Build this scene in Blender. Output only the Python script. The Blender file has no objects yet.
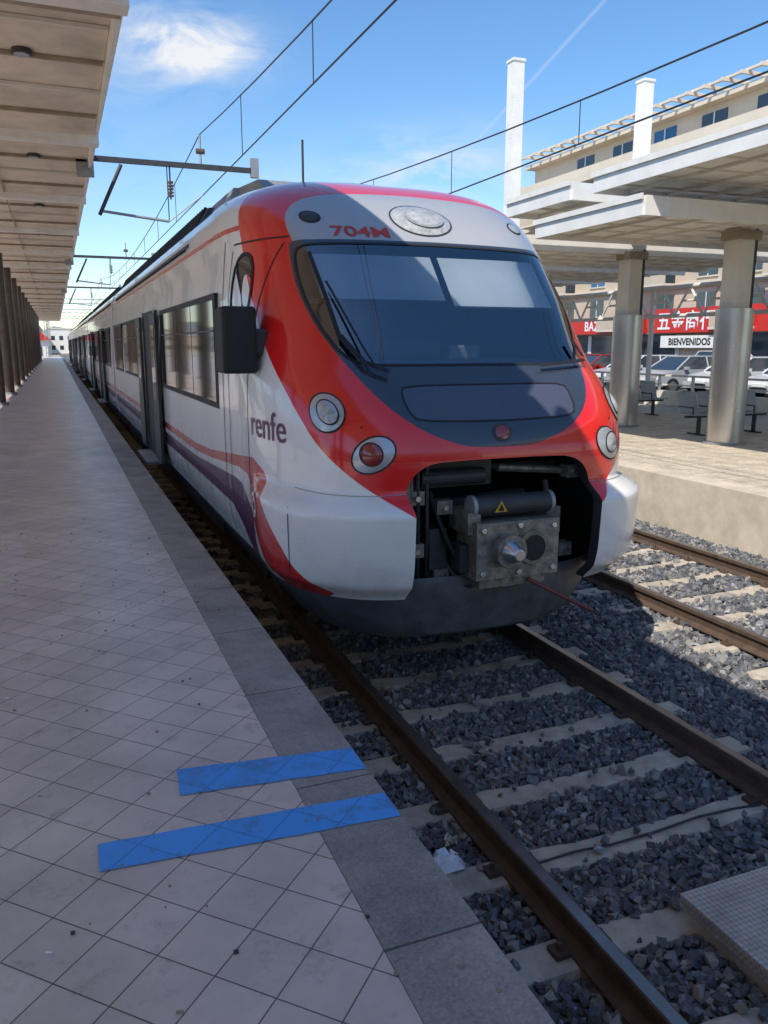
import bpy, math, random
import numpy as np
from mathutils import Vector, Matrix
random.seed(4); rng=np.random.default_rng(7)
scene=bpy.context.scene
CAMZ=2.48
TC=2.84      # track centre
# ------------------------------------------------------------------ materials
def new_mat(name):
    m=bpy.data.materials.new(name); m.use_nodes=True
    nt=m.node_tree; b=nt.nodes['Principled BSDF']
    return m,nt,b
def N(nt,t,**kw):
    n=nt.nodes.new(t)
    for k,v in kw.items():
        if k in n.inputs.keys(): n.inputs[k].default_value=v
        else: setattr(n,k,v)
    return n
def c4(c): return (c[0],c[1],c[2],1)
def mat(name,col,rough=0.6,metal=0.0,var=0.18,scale=3.0,bump=0.0,bscale=60,coat=0.0,dirt=None,spec=0.5):
    m,nt,b=new_mat(name)
    L=nt.links
    tc=N(nt,'ShaderNodeTexCoord')
    n1=N(nt,'ShaderNodeTexNoise',Scale=scale,Detail=8.0,Roughness=0.65)
    L.new(tc.outputs['Object'],n1.inputs['Vector'])
    ramp=N(nt,'ShaderNodeMapRange'); ramp.inputs[1].default_value=0.3; ramp.inputs[2].default_value=0.7
    L.new(n1.outputs['Fac'],ramp.inputs[0])
    mx=N(nt,'ShaderNodeMix',data_type='RGBA')
    lo=[c*(1-var) for c in col]; hi=[min(1,c*(1+var*0.6)) for c in col]
    if dirt: lo=dirt
    mx.inputs[6].default_value=c4(lo); mx.inputs[7].default_value=c4(hi)
    L.new(ramp.outputs[0],mx.inputs[0]); L.new(mx.outputs[2],b.inputs['Base Color'])
    b.inputs['Metallic'].default_value=metal
    b.inputs['Coat Weight'].default_value=coat
    b.inputs['Coat Roughness'].default_value=0.06
    b.inputs['Specular IOR Level'].default_value=spec
    mr=N(nt,'ShaderNodeMapRange'); mr.inputs[3].default_value=min(1,rough*1.2); mr.inputs[4].default_value=rough*0.85
    L.new(n1.outputs['Fac'],mr.inputs[0]); L.new(mr.outputs[0],b.inputs['Roughness'])
    if bump>0:
        n2=N(nt,'ShaderNodeTexNoise',Scale=bscale,Detail=5.0)
        L.new(tc.outputs['Object'],n2.inputs['Vector'])
        bp=N(nt,'ShaderNodeBump',Strength=bump,Distance=0.01)
        L.new(n2.outputs['Fac'],bp.inputs['Height']); L.new(bp.outputs[0],b.inputs['Normal'])
    return m
M={}
M['white']=mat('white_paint',(.80,.78,.73),.4,var=.1)
M['cream']=mat('cream_panel',(.70,.65,.56),.5,var=.14,scale=1.2)
M['canopyL']=mat('canopy_panel_beige',(.68,.59,.47),.5,var=.28,scale=1.5)
M['canopyBr']=mat('canopy_beam_brown',(.34,.27,.19),.55,var=.3)
M['fascia']=mat('fascia_white',(.80,.77,.70),.45,var=.12)
M['brown']=mat('column_brown',(.12,.08,.055),.45,var=.3)
M['dark']=mat('dark_metal',(.045,.045,.048),.5,var=.3,scale=6)
M['black']=mat('black_rubber',(.014,.014,.015),.6,var=.2)
M['steel']=mat('brushed_steel',(.66,.63,.58),.28,metal=.85,var=.12,scale=2)
M['galv']=mat('galvanised_steel',(.34,.35,.35),.5,metal=.4,var=.2)
M['alu']=mat('alu_bright',(.65,.65,.66),.25,metal=.9,var=.1)
M['concrete']=mat('concrete_sleeper',(.50,.43,.34),.85,var=.4,scale=5,bump=.5,bscale=40)
M['edge']=mat('platform_edge_concrete',(.62,.54,.42),.85,var=.25,scale=2.5,bump=.3)
M['railside']=mat('rail_rust',(.10,.065,.045),.8,var=.35,scale=9,bump=.3,bscale=50)
M['railtop']=mat('rail_head_steel',(.30,.26,.23),.3,metal=.8,var=.3,scale=5)
M['wire']=mat('catenary_wire',(.03,.03,.035),.5)
M['red']=mat('red_sign',(.60,.03,.02),.4,var=.1)
M['beige']=mat('facade_beige',(.56,.46,.35),.85,var=.1,scale=.5)
M['beige2']=mat('facade_pale',(.66,.58,.47),.85,var=.1,scale=.5)
M['glassd']=mat('window_glass_dark',(.035,.05,.07),.05,var=.3,scale=.3,spec=.9)
M['sideglass']=mat('side_window_glass',(.018,.02,.024),.04,var=.2,scale=.3,spec=.55,coat=.15)
M['blueglass']=mat('blue_window',(.03,.13,.30),.1,var=.2,scale=.4)
M['yellow']=mat('warning_yellow',(.75,.5,.03),.5)
M['interior']=mat('cab_interior',(.14,.15,.16),.7,var=.2)
M['refl_panel']=mat('sun_blind',(.68,.71,.73),.7,var=.1)  # pale colour painted in for the windscreen's bright reflection
M['seat']=mat('seat_fabric',(.05,.06,.10),.8)
M['leaf']=mat('leaves',(.05,.09,.025),.6,var=.5,scale=2)
M['bark']=mat('bark',(.12,.09,.06),.9,var=.4)
M['hill']=mat('distant_hill',(.22,.24,.24),.95,var=.2,scale=.01)
M['reddish']=mat('red_rod',(.20,.05,.04),.5,var=.3)
M['grimesteel']=mat('coupler_steel',(.30,.27,.23),.5,metal=.45,var=.6,scale=14,bump=.4)
M['purple']=mat('logo_purple',(.14,.02,.09),.35)
M['redtxt']=mat('red_lettering',(.6,.05,.03),.35)
M['whitetxt']=mat('white_lettering',(.85,.85,.85),.35)
M['bezel']=mat('lamp_bezel',(.55,.56,.56),.25,metal=.4)
M['lens']=mat('lamp_lens',(.46,.47,.46),.06,var=.4,scale=18,coat=1)
M['lensred']=mat('lamp_lens_red',(.30,.025,.018),.1,coat=1)
M['paper']=mat('litter_paper',(.78,.8,.84),.7,var=.1)
M['tyre']=mat('tyre',(.02,.02,.02),.8)

def tiles_mat():
    m,nt,b=new_mat('platform_tiles'); L=nt.links
    tc=N(nt,'ShaderNodeTexCoord'); mp=N(nt,'ShaderNodeMapping'); mp.inputs['Rotation'].default_value=(0,0,math.radians(45))
    L.new(tc.outputs['Object'],mp.inputs[0])
    br=N(nt,'ShaderNodeTexBrick',offset=0.0,squash=1.0)
    br.inputs['Scale'].default_value=1.0; br.inputs['Mortar Size'].default_value=.0026
    br.inputs['Brick Width'].default_value=.195; br.inputs['Row Height'].default_value=.195
    br.inputs['Mortar Smooth'].default_value=.3; br.inputs['Bias'].default_value=0
    br.inputs['Color1'].default_value=(.82,.665,.575,1); br.inputs['Color2'].default_value=(.69,.56,.485,1); br.inputs['Mortar'].default_value=(.17,.125,.095,1)
    L.new(mp.outputs[0],br.inputs['Vector'])
    n=N(nt,'ShaderNodeTexNoise',Scale=1.3,Detail=9.0,Roughness=.7); L.new(tc.outputs['Object'],n.inputs['Vector'])
    r=N(nt,'ShaderNodeMapRange'); r.inputs[1].default_value=.3;r.inputs[2].default_value=.75;r.inputs[3].default_value=.68;r.inputs[4].default_value=1.08
    L.new(n.outputs['Fac'],r.inputs[0])
    n3=N(nt,'ShaderNodeTexNoise',Scale=5.0,Detail=10.0,Roughness=.82); L.new(tc.outputs['Object'],n3.inputs['Vector'])
    r3=N(nt,'ShaderNodeMapRange'); r3.inputs[1].default_value=.55;r3.inputs[2].default_value=.70;r3.inputs[3].default_value=1;r3.inputs[4].default_value=.6
    L.new(n3.outputs['Fac'],r3.inputs[0])
    v=N(nt,'ShaderNodeTexVoronoi',Scale=2.6); L.new(tc.outputs['Object'],v.inputs['Vector'])
    rv=N(nt,'ShaderNodeMapRange'); rv.inputs[1].default_value=.03;rv.inputs[2].default_value=.045;rv.inputs[3].default_value=.45;rv.inputs[4].default_value=1
    L.new(v.outputs['Distance'],rv.inputs[0])
    mul=N(nt,'ShaderNodeMath',operation='MULTIPLY'); L.new(r.outputs[0],mul.inputs[0]); L.new(r3.outputs[0],mul.inputs[1])
    mul2=N(nt,'ShaderNodeMath',operation='MULTIPLY'); L.new(mul.outputs[0],mul2.inputs[0]); L.new(rv.outputs[0],mul2.inputs[1])
    mx=N(nt,'ShaderNodeMix',data_type='RGBA',blend_type='MULTIPLY'); mx.inputs[0].default_value=1
    L.new(br.outputs['Color'],mx.inputs[6]); L.new(mul2.outputs[0],mx.inputs[7]); L.new(mx.outputs[2],b.inputs['Base Color'])
    rr=N(nt,'ShaderNodeMapRange'); rr.inputs[3].default_value=.2; rr.inputs[4].default_value=.5; L.new(n3.outputs['Fac'],rr.inputs[0]); L.new(rr.outputs[0],b.inputs['Roughness'])
    bp=N(nt,'ShaderNodeBump',Strength=.5,Distance=.003,invert=True); L.new(br.outputs['Fac'],bp.inputs['Height']); L.new(bp.outputs[0],b.inputs['Normal'])
    return m
M['tiles']=tiles_mat()
def slab_mat(name,c1,c2,bw,rh,mort,rough=.7,scale=60,rot=0):
    m,nt,b=new_mat(name); L=nt.links
    tc=N(nt,'ShaderNodeTexCoord'); mp=N(nt,'ShaderNodeMapping'); mp.inputs['Rotation'].default_value=(0,0,rot); L.new(tc.outputs['Object'],mp.inputs[0])
    br=N(nt,'ShaderNodeTexBrick',offset=0.0); br.inputs['Scale'].default_value=1; br.inputs['Mortar Size'].default_value=mort
    br.inputs['Brick Width'].default_value=bw; br.inputs['Row Height'].default_value=rh
    br.inputs['Color1'].default_value=c4(c1);br.inputs['Color2'].default_value=c4(c2);br.inputs['Mortar'].default_value=c4([c*.3 for c in c1])
    L.new(mp.outputs[0],br.inputs['Vector'])
    n=N(nt,'ShaderNodeTexNoise',Scale=scale,Detail=6.0,Roughness=.7); L.new(tc.outputs['Object'],n.inputs['Vector'])
    n2=N(nt,'ShaderNodeTexNoise',Scale=3.0,Detail=8.0,Roughness=.7); L.new(tc.outputs['Object'],n2.inputs['Vector'])
    ad=N(nt,'ShaderNodeMath',operation='ADD'); L.new(n.outputs['Fac'],ad.inputs[0]); L.new(n2.outputs['Fac'],ad.inputs[1])
    r=N(nt,'ShaderNodeMapRange'); r.inputs[1].default_value=.7;r.inputs[2].default_value=1.3;r.inputs[3].default_value=.5;r.inputs[4].default_value=1.3; L.new(ad.outputs[0],r.inputs[0])
    mx=N(nt,'ShaderNodeMix',data_type='RGBA',blend_type='MULTIPLY'); mx.inputs[0].default_value=1
    L.new(br.outputs['Color'],mx.inputs[6]); L.new(r.outputs[0],mx.inputs[7]); L.new(mx.outputs[2],b.inputs['Base Color'])
    b.inputs['Roughness'].default_value=rough
    bp=N(nt,'ShaderNodeBump',Strength=.25,Distance=.004); L.new(n.outputs['Fac'],bp.inputs['Height']); L.new(bp.outputs[0],b.inputs['Normal'])
    return m
M['coping']=slab_mat('granite_coping',(.37,.325,.285),(.31,.28,.25),.92,4.0,.005,.6,90,rot=math.radians(90))
M['rplat']=slab_mat('platform_paving_beige',(.62,.54,.42),(.56,.49,.38),.4,.4,.006,.7,20)
def tape_mat():
    m,nt,b=new_mat('blue_tape'); L=nt.links
    tc=N(nt,'ShaderNodeTexCoord')
    n=N(nt,'ShaderNodeTexNoise',Scale=7.0,Detail=12.0,Roughness=.88); L.new(tc.outputs['Object'],n.inputs['Vector'])
    r=N(nt,'ShaderNodeMapRange'); r.inputs[1].default_value=.49;r.inputs[2].default_value=.60; r.inputs[4].default_value=.8; L.new(n.outputs['Fac'],r.inputs[0])
    mp=N(nt,'ShaderNodeMapping'); mp.inputs['Rotation'].default_value=(0,0,math.radians(45)); L.new(tc.outputs['Object'],mp.inputs[0])
    br=N(nt,'ShaderNodeTexBrick',offset=0.0); br.inputs['Scale'].default_value=1.0; br.inputs['Mortar Size'].default_value=.003; br.inputs['Brick Width'].default_value=.195; br.inputs['Row Height'].default_value=.195
    br.inputs['Color1'].default_value=(.08,.38,.90,1); br.inputs['Color2'].default_value=(.07,.35,.85,1); br.inputs['Mortar'].default_value=(.05,.24,.58,1); L.new(mp.outputs[0],br.inputs['Vector'])
    mx=N(nt,'ShaderNodeMix',data_type='RGBA'); L.new(br.outputs['Color'],mx.inputs[6]); mx.inputs[7].default_value=(.09,.22,.42,1)
    L.new(r.outputs[0],mx.inputs[0]); L.new(mx.outputs[2],b.inputs['Base Color']); b.inputs['Roughness'].default_value=.5
    return m
M['tape']=tape_mat()
def ballast_mat(name,attr):
    m,nt,b=new_mat(name); L=nt.links
    tc=N(nt,'ShaderNodeTexCoord')
    if attr:
        a=N(nt,'ShaderNodeAttribute',attribute_name='tone'); src=a.outputs['Fac']
    else:
        v=N(nt,'ShaderNodeTexVoronoi',Scale=22.0); L.new(tc.outputs['Object'],v.inputs['Vector'])
        sep=N(nt,'ShaderNodeSeparateColor'); L.new(v.outputs['Color'],sep.inputs[0]); src=sep.outputs[0]
        bp=N(nt,'ShaderNodeBump',Strength=1.0,Distance=.04,invert=True); L.new(v.outputs['Distance'],bp.inputs['Height']); L.new(bp.outputs[0],b.inputs['Normal'])
    cr=N(nt,'ShaderNodeValToRGB'); e=cr.color_ramp.elements
    e[0].color=(.08,.082,.09,1); e[1].color=(.36,.36,.37,1)
    e2=cr.color_ramp.elements.new(.6); e2.color=(.165,.17,.18,1)
    e3=cr.color_ramp.elements.new(.93); e3.color=(.31,.28,.24,1)
    L.new(src,cr.inputs[0])
    n=N(nt,'ShaderNodeTexNoise',Scale=45.0,Detail=4.0); L.new(tc.outputs['Object'],n.inputs['Vector'])
    r=N(nt,'ShaderNodeMapRange'); r.inputs[3].default_value=.6;r.inputs[4].default_value=1.35; L.new(n.outputs['Fac'],r.inputs[0])
    mx=N(nt,'ShaderNodeMix',data_type='RGBA',blend_type='MULTIPLY'); mx.inputs[0].default_value=1
    L.new(cr.outputs[0],mx.inputs[6]); L.new(r.outputs[0],mx.inputs[7]); L.new(mx.outputs[2],b.inputs['Base Color']); b.inputs['Roughness'].default_value=.75
    return m
M['stone']=ballast_mat('ballast_stone',True); M['bed']=ballast_mat('ballast_bed',False)
def checker_mat():
    m,nt,b=new_mat('tread_plate'); L=nt.links
    tc=N(nt,'ShaderNodeTexCoord'); mp=N(nt,'ShaderNodeMapping'); mp.inputs['Rotation'].default_value=(0,0,math.radians(45)); L.new(tc.outputs['Object'],mp.inputs[0])
    ck=N(nt,'ShaderNodeTexChecker',Scale=52.0); L.new(mp.outputs[0],ck.inputs[0]); ck.inputs[1].default_value=(.60,.53,.46,1); ck.inputs[2].default_value=(.42,.37,.32,1)
    n=N(nt,'ShaderNodeTexNoise',Scale=6.0,Detail=8.0,Roughness=.7); L.new(tc.outputs['Object'],n.inputs['Vector'])
    r=N(nt,'ShaderNodeMapRange'); r.inputs[1].default_value=.3;r.inputs[2].default_value=.7;r.inputs[3].default_value=.6;r.inputs[4].default_value=1.1; L.new(n.outputs['Fac'],r.inputs[0])
    mx=N(nt,'ShaderNodeMix',data_type='RGBA',blend_type='MULTIPLY'); mx.inputs[0].default_value=1; L.new(ck.outputs[0],mx.inputs[6]); L.new(r.outputs[0],mx.inputs[7]); L.new(mx.outputs[2],b.inputs['Base Color'])
    b.inputs['Roughness'].default_value=.55; b.inputs['Metallic'].default_value=.2
    bp=N(nt,'ShaderNodeBump',Strength=.6,Distance=.003); L.new(ck.outputs['Fac'],bp.inputs['Height']); L.new(bp.outputs[0],b.inputs['Normal'])
    return m
M['tread']=checker_mat()
def glass_mat(name,tint,refl=.12):
    m=bpy.data.materials.new(name); m.use_nodes=True; nt=m.node_tree; nt.nodes.clear(); L=nt.links
    o=N(nt,'ShaderNodeOutputMaterial'); t=N(nt,'ShaderNodeBsdfTransparent'); t.inputs[0].default_value=c4(tint)
    g=N(nt,'ShaderNodeBsdfGlossy'); g.inputs['Roughness'].default_value=.01; g.inputs[0].default_value=(.95,.97,1,1)
    lw=N(nt,'ShaderNodeFresnel'); lw.inputs[0].default_value=1.5
    a=N(nt,'ShaderNodeMath',operation='ADD'); a.inputs[1].default_value=refl; L.new(lw.outputs[0],a.inputs[0])
    mx=N(nt,'ShaderNodeMixShader'); L.new(a.outputs[0],mx.inputs[0]); L.new(t.outputs[0],mx.inputs[1]); L.new(g.outputs[0],mx.inputs[2]); L.new(mx.outputs[0],o.inputs[0])
    return m
M['wind']=glass_mat('windscreen_glass',(.66,.72,.76),.16)

# ------------------------------------------------------------------ builders
def empty(name):
    e=bpy.data.objects.new(name,None); scene.collection.objects.link(e); e.empty_display_size=.2; return e
class MB:
    def __init__(s): s.v=[];s.f=[];s.m=[];s.mats=[]
    def mi(s,m):
        m=M[m] if isinstance(m,str) else m
        if m not in s.mats: s.mats.append(m)
        return s.mats.index(m)
    def add(s,vs,fs,m):
        o=len(s.v); s.v+= [tuple(v) for v in vs]; k=s.mi(m)
        for f in fs: s.f.append(tuple(i+o for i in f)); s.m.append(k)
    def box(s,x0,x1,y0,y1,z0,z1,m,mtx=None):
        vs=[(x0,y0,z0),(x1,y0,z0),(x1,y1,z0),(x0,y1,z0),(x0,y0,z1),(x1,y0,z1),(x1,y1,z1),(x0,y1,z1)]
        if mtx is not None: vs=[mtx@Vector(v) for v in vs]
        s.add(vs,[(0,3,2,1),(4,5,6,7),(0,1,5,4),(1,2,6,5),(2,3,7,6),(3,0,4,7)],m)
    def tube(s,p0,p1,r,m,n=12,r2=None):
        p0=Vector(p0);p1=Vector(p1); d=(p1-p0).normalized(); r2=r if r2 is None else r2
        a=d.orthogonal().normalized(); b=d.cross(a)
        vs=[];
        for p,rr in((p0,r),(p1,r2)):
            for i in range(n):
                t=2*math.pi*i/n; vs.append(p+(a*math.cos(t)+b*math.sin(t))*rr)
        fs=[(i,(i+1)%n,n+(i+1)%n,n+i) for i in range(n)]+[tuple(range(n-1,-1,-1)),tuple(range(n,2*n))]
        s.add(vs,fs,m)
    def path(s,pts,r,m,n=8):
        for a,b in zip(pts[:-1],pts[1:]): s.tube(a,b,r,m,n)
    def prism(s,poly,axis,a0,a1,m):
        n=len(poly); vs=[]
        for a in(a0,a1):
            for (p,q) in poly:
                vs.append({'x':(a,p,q),'y':(p,a,q),'z':(p,q,a)}[axis])
        s.add(vs,[(i,(i+1)%n,n+(i+1)%n,n+i) for i in range(n)]+[tuple(range(n-1,-1,-1)),tuple(range(n,2*n))],m)
    def build(s,name,parent=None,bevel=0,smooth=False,mtx=None):
        me=bpy.data.meshes.new(name); me.from_pydata(s.v,[],s.f)
        for m in s.mats: me.materials.append(m)
        me.polygons.foreach_set('material_index',s.m)
        if smooth: me.polygons.foreach_set('use_smooth',[True]*len(s.f))
        import bmesh
        bm=bmesh.new(); bm.from_mesh(me); bmesh.ops.recalc_face_normals(bm,faces=bm.faces); bm.to_mesh(me); bm.free()
        if smooth: me.set_sharp_from_angle(angle=math.radians(35))
        ob=bpy.data.objects.new(name,me); scene.collection.objects.link(ob)
        if bevel:
            bv=ob.modifiers.new('bevel','BEVEL'); bv.width=bevel; bv.segments=2; bv.limit_method='ANGLE'
        if parent: ob.parent=parent
        if mtx is not None: ob.matrix_world=mtx
        return ob
def text_mesh(body,size,shear=0,bold=0):
    cu=bpy.data.curves.new('t','FONT'); cu.body=body; cu.size=size; cu.shear=shear; cu.offset=bold
    cu.resolution_u=4
    o=bpy.data.objects.new('t',cu); scene.collection.objects.link(o)
    bpy.context.view_layer.update()
    me=bpy.data.meshes.new_from_object(o.evaluated_get(bpy.context.evaluated_depsgraph_get()))
    vs=[tuple(v.co) for v in me.vertices]; fs=[tuple(p.vertices) for p in me.polygons]
    bpy.data.objects.remove(o); return vs,fs

# ------------------------------------------------------------------ world, sun, camera
yaw=math.radians(21.93); pit=math.radians(11.79)
S=Vector((-1,-.85,1.55)).normalized()
el=math.asin(S.z); rot=math.atan2(S.x,S.y)
w=bpy.data.worlds.new('World'); scene.world=w; w.use_nodes=True; nt=w.node_tree; nt.nodes.clear(); L=nt.links
out=N(nt,'ShaderNodeOutputWorld'); bg=N(nt,'ShaderNodeBackground'); bg.inputs[1].default_value=.15
sky=N(nt,'ShaderNodeTexSky',sky_type='NISHITA'); sky.sun_disc=False; sky.sun_elevation=el; sky.sun_rotation=rot; sky.air_density=1.0; sky.dust_density=.3; sky.ozone_density=2.6
hs=N(nt,'ShaderNodeHueSaturation'); hs.inputs['Saturation'].default_value=1.2; hs.inputs['Value'].default_value=1.27; L.new(sky.outputs[0],hs.inputs['Color'])
tc=N(nt,'ShaderNodeTexCoord')
Fv=Vector((math.sin(yaw)*math.cos(pit),math.cos(yaw)*math.cos(pit),-math.sin(pit))); Rv=Vector((math.cos(yaw),-math.sin(yaw),0)); Uv=Rv.cross(Fv)
def pixdir(x,y): return (Fv+Rv*((x-384)/800)+Uv*((512-y)/800)).normalized()
mp=N(nt,'ShaderNodeMapping'); mp.inputs['Scale'].default_value=(5,3.0,12); mp.inputs['Rotation'].default_value=(.0,.25,.3)
L.new(tc.outputs['Generated'],mp.inputs[0])
cn=N(nt,'ShaderNodeTexNoise',Scale=2.4,Detail=10.0,Roughness=.6,Distortion=.7); L.new(mp.outputs[0],cn.inputs['Vector'])
def cloud(px,py,sx,sy,amp):
    d=pixdir(px,py); r=d.cross(Vector((0,0,1))).normalized(); u=r.cross(d)
    outs=[]
    for ax,sc in((r,sx),(u,sy)):
        dt=N(nt,'ShaderNodeVectorMath',operation='DOT_PRODUCT'); dt.inputs[1].default_value=ax/sc; L.new(tc.outputs['Generated'],dt.inputs[0])
        p=N(nt,'ShaderNodeMath',operation='MULTIPLY'); L.new(dt.outputs['Value'],p.inputs[0]); L.new(dt.outputs['Value'],p.inputs[1]); outs.append(p)
    a=N(nt,'ShaderNodeMath',operation='ADD'); L.new(outs[0].outputs[0],a.inputs[0]); L.new(outs[1].outputs[0],a.inputs[1])
    e=N(nt,'ShaderNodeMath',operation='MULTIPLY'); e.inputs[1].default_value=-1; L.new(a.outputs[0],e.inputs[0])
    x=N(nt,'ShaderNodeMath',operation='EXPONENT'); L.new(e.outputs[0],x.inputs[0])
    fr=N(nt,'ShaderNodeVectorMath',operation='DOT_PRODUCT'); fr.inputs[1].default_value=d; L.new(tc.outputs['Generated'],fr.inputs[0])
    g=N(nt,'ShaderNodeMath',operation='GREATER_THAN'); g.inputs[1].default_value=0; L.new(fr.outputs['Value'],g.inputs[0])
    y=N(nt,'ShaderNodeMath',operation='MULTIPLY'); L.new(x.outputs[0],y.inputs[0]); L.new(g.outputs[0],y.inputs[1])
    z=N(nt,'ShaderNodeMath',operation='MULTIPLY'); z.inputs[1].default_value=amp; L.new(y.outputs[0],z.inputs[0]); return z.outputs[0]
nr=N(nt,'ShaderNodeMapRange'); nr.inputs[1].default_value=.36; nr.inputs[2].default_value=.72; L.new(cn.outputs['Fac'],nr.inputs[0])
tot=None
for args in((192,48,.062,.028,1.9),(440,168,.09,.035,.9),(95,60,.10,.07,.25),(250,205,.25,.05,.3)):
    o=cloud(*args)
    if tot is None: tot=o
    else:
        a=N(nt,'ShaderNodeMath',operation='ADD'); L.new(tot,a.inputs[0]); L.new(o,a.inputs[1]); tot=a.outputs[0]
cm=N(nt,'ShaderNodeMath',operation='MULTIPLY',use_clamp=True); L.new(tot,cm.inputs[0]); L.new(nr.outputs[0],cm.inputs[1])
nrm=pixdir(500,115).cross(pixdir(605,0)).normalized()
dt=N(nt,'ShaderNodeVectorMath',operation='DOT_PRODUCT'); dt.inputs[1].default_value=nrm; L.new(tc.outputs['Generated'],dt.inputs[0])
ab=N(nt,'ShaderNodeMath',operation='ABSOLUTE'); L.new(dt.outputs['Value'],ab.inputs[0])
cr=N(nt,'ShaderNodeMapRange'); cr.inputs[1].default_value=0;cr.inputs[2].default_value=.003;cr.inputs[3].default_value=.22;cr.inputs[4].default_value=0; L.new(ab.outputs[0],cr.inputs[0])
loc=cloud(565,45,.14,.2,1.0)
cc=N(nt,'ShaderNodeMath',operation='MULTIPLY'); L.new(cr.outputs[0],cc.inputs[0]); L.new(loc,cc.inputs[1])
fa=N(nt,'ShaderNodeMath',operation='ADD',use_clamp=True); L.new(cm.outputs[0],fa.inputs[0]); L.new(cc.outputs[0],fa.inputs[1])
mx=N(nt,'ShaderNodeMix',data_type='RGBA'); mx.inputs[7].default_value=(5.8,6.0,6.3,1)
L.new(fa.outputs[0],mx.inputs[0]); L.new(hs.outputs[0],mx.inputs[6]); L.new(mx.outputs[2],bg.inputs[0]); L.new(bg.outputs[0],out.inputs[0])
sl=bpy.data.lights.new('sun','SUN'); sl.energy=5.0; sl.angle=math.radians(.5); sl.color=(1,.94,.84)
so=bpy.data.objects.new('sun',sl); scene.collection.objects.link(so); so.rotation_mode='QUATERNION'; so.rotation_quaternion=S.to_track_quat('Z','Y')
cam=bpy.data.cameras.new('camera'); co=bpy.data.objects.new('camera',cam); scene.collection.objects.link(co)
cam.sensor_fit='VERTICAL'; cam.sensor_height=36; cam.sensor_width=27; cam.lens=800/1024*36; cam.clip_end=6000; cam.clip_start=.05
co.location=(0,0,CAMZ); co.rotation_euler=(math.radians(90)-pit,0,-yaw); scene.camera=co
scene.view_settings.view_transform='Standard'; scene.view_settings.look='None'; scene.view_settings.exposure=0

# ------------------------------------------------------------------ ground
b=MB(); b.add([(-2500,-2500,-.36),(2500,-2500,-.36),(2500,4000,-.36),(-2500,4000,-.36)],[(0,1,2,3)],mat('ground_dirt',(.42,.36,.28),.95,scale=.05)); b.build('ground')
b=MB(); b.add([(1.0,-20,-.205),(8.3,-20,-.205),(8.3,260,-.205),(1.0,260,-.205)],[(0,1,2,3)],'bed'); b.build('trackbed')
PZ=.78
b=MB(); b.box(-16,.742,-18,125,-.3,PZ,'tiles')
b.box(.744,1.054,-18,125,-.3,PZ+.002,'coping'); b.build('platform')
b=MB(); b.box(8.2,8.62,-18,125,-.3,.6,'edge'); b.box(8.622,19,-18,125,-.3,.598,'rplat'); b.build('platform')
b=MB(); b.box(19.002,400,-120,600,-.3,.585,mat('asphalt',(.09,.09,.09),.9,bump=.2)); b.build('street_asphalt')
b=MB()
z=PZ+.0045
def quad(pts):
    (a,c,d,e)=pts; n=14; top=[];bot=[]
    for i in range(n+1):
        t=i/n; bot.append((a[0]+(c[0]-a[0])*t,a[1]+(c[1]-a[1])*t+random.uniform(-.0025,.0025),z)); top.append((e[0]+(d[0]-e[0])*t,e[1]+(d[1]-e[1])*t+random.uniform(-.0025,.0025),z))
    b.add(bot+top,[(i,i+1,n+2+i,n+1+i) for i in range(n)],'tape')
quad([(.314,2.883),(1.05,2.80),(1.05,2.985),(.33,3.084)]); b.build('blue_floor_tape')
b=MB(); quad([(.005,2.513),(1.05,2.44),(1.05,2.608),(.006,2.674)]); b.build('blue_floor_tape')
# small debris on the platform (cigarette ends, grit)
b=MB()
for i in range(150):
    x=random.uniform(-1.2,1.02); y=random.uniform(1.2,8); s=random.uniform(.002,.006); a=random.uniform(0,3.14)
    if i%9==0: b.tube((x,y,PZ+.006),(x+.02*math.cos(a),y+.02*math.sin(a),PZ+.006),.0035,'paper' if i%2 else 'canopyBr',6)
    else: b.box(x-s,x+s*1.3,y-s,y+s,PZ+.0025,PZ+.004+s*.6,'canopyBr' if i%3 else 'dark')
b.build('platform_grit')
# ------------------------------------------------------------------ rails & sleepers
def rail(x,y0,y1):
    b=MB()
    prof=[(-.07,-.155),(.07,-.155),(.07,-.143),(.012,-.12),(.012,-.045),(.036,-.035),(.036,-.004),(.03,0),(-.03,0),(-.036,-.004),(-.036,-.035),(-.012,-.045),(-.012,-.12),(-.07,-.143)]
    b.prism([(x+p,q) for p,q in prof],'y',y0,y1,'railside')
    b.add([(x-.028,y0,.001),(x+.028,y0,.001),(x+.028,y1,.001),(x-.028,y1,.001)],[(0,1,2,3)],'railtop')
    b.build('railway_rail')
for x in(TC-.87,TC+.87,5.5,7.24): rail(x,-6,230)
def sleepers(cx,y0,n):
    b=MB()
    for k in range(n):
        y=y0+.6*k+random.uniform(-.012,.012); sk=random.uniform(-.012,.012)
        st=[(-1.3,-.185),(-1.27,-.158),(-.62,-.156),(-.4,-.180),(.4,-.180),(.62,-.156),(1.27,-.158),(1.3,-.185)]
        vs=[];fs=[]
        for (x,z) in st:
            yy=y+sk*x; vs+= [(cx+x,yy-.14,-.3),(cx+x,yy-.095,z-.006),(cx+x,yy-.08,z),(cx+x,yy+.08,z),(cx+x,yy+.095,z-.006),(cx+x,yy+.14,-.3)]
        for i in range(len(st)-1):
            for j in range(5): a=i*6+j; fs.append((a,a+1,a+7,a+6))
        fs+=[tuple(range(6)),tuple(range(47,41,-1))]
        b.add(vs,fs,'concrete')
        if y<14:
            for rx in(-.87,.87):
                for sgn in(-1,1):
                    X=cx+rx+sgn*.11
                    b.box(X-.035,X+.035,y-.04,y+.04,-.157,-.132,'railside'); b.tube((X,y,-.14),(X,y,-.098),.013,'railside',6)
    b.build('railway_sleepers')
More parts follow.
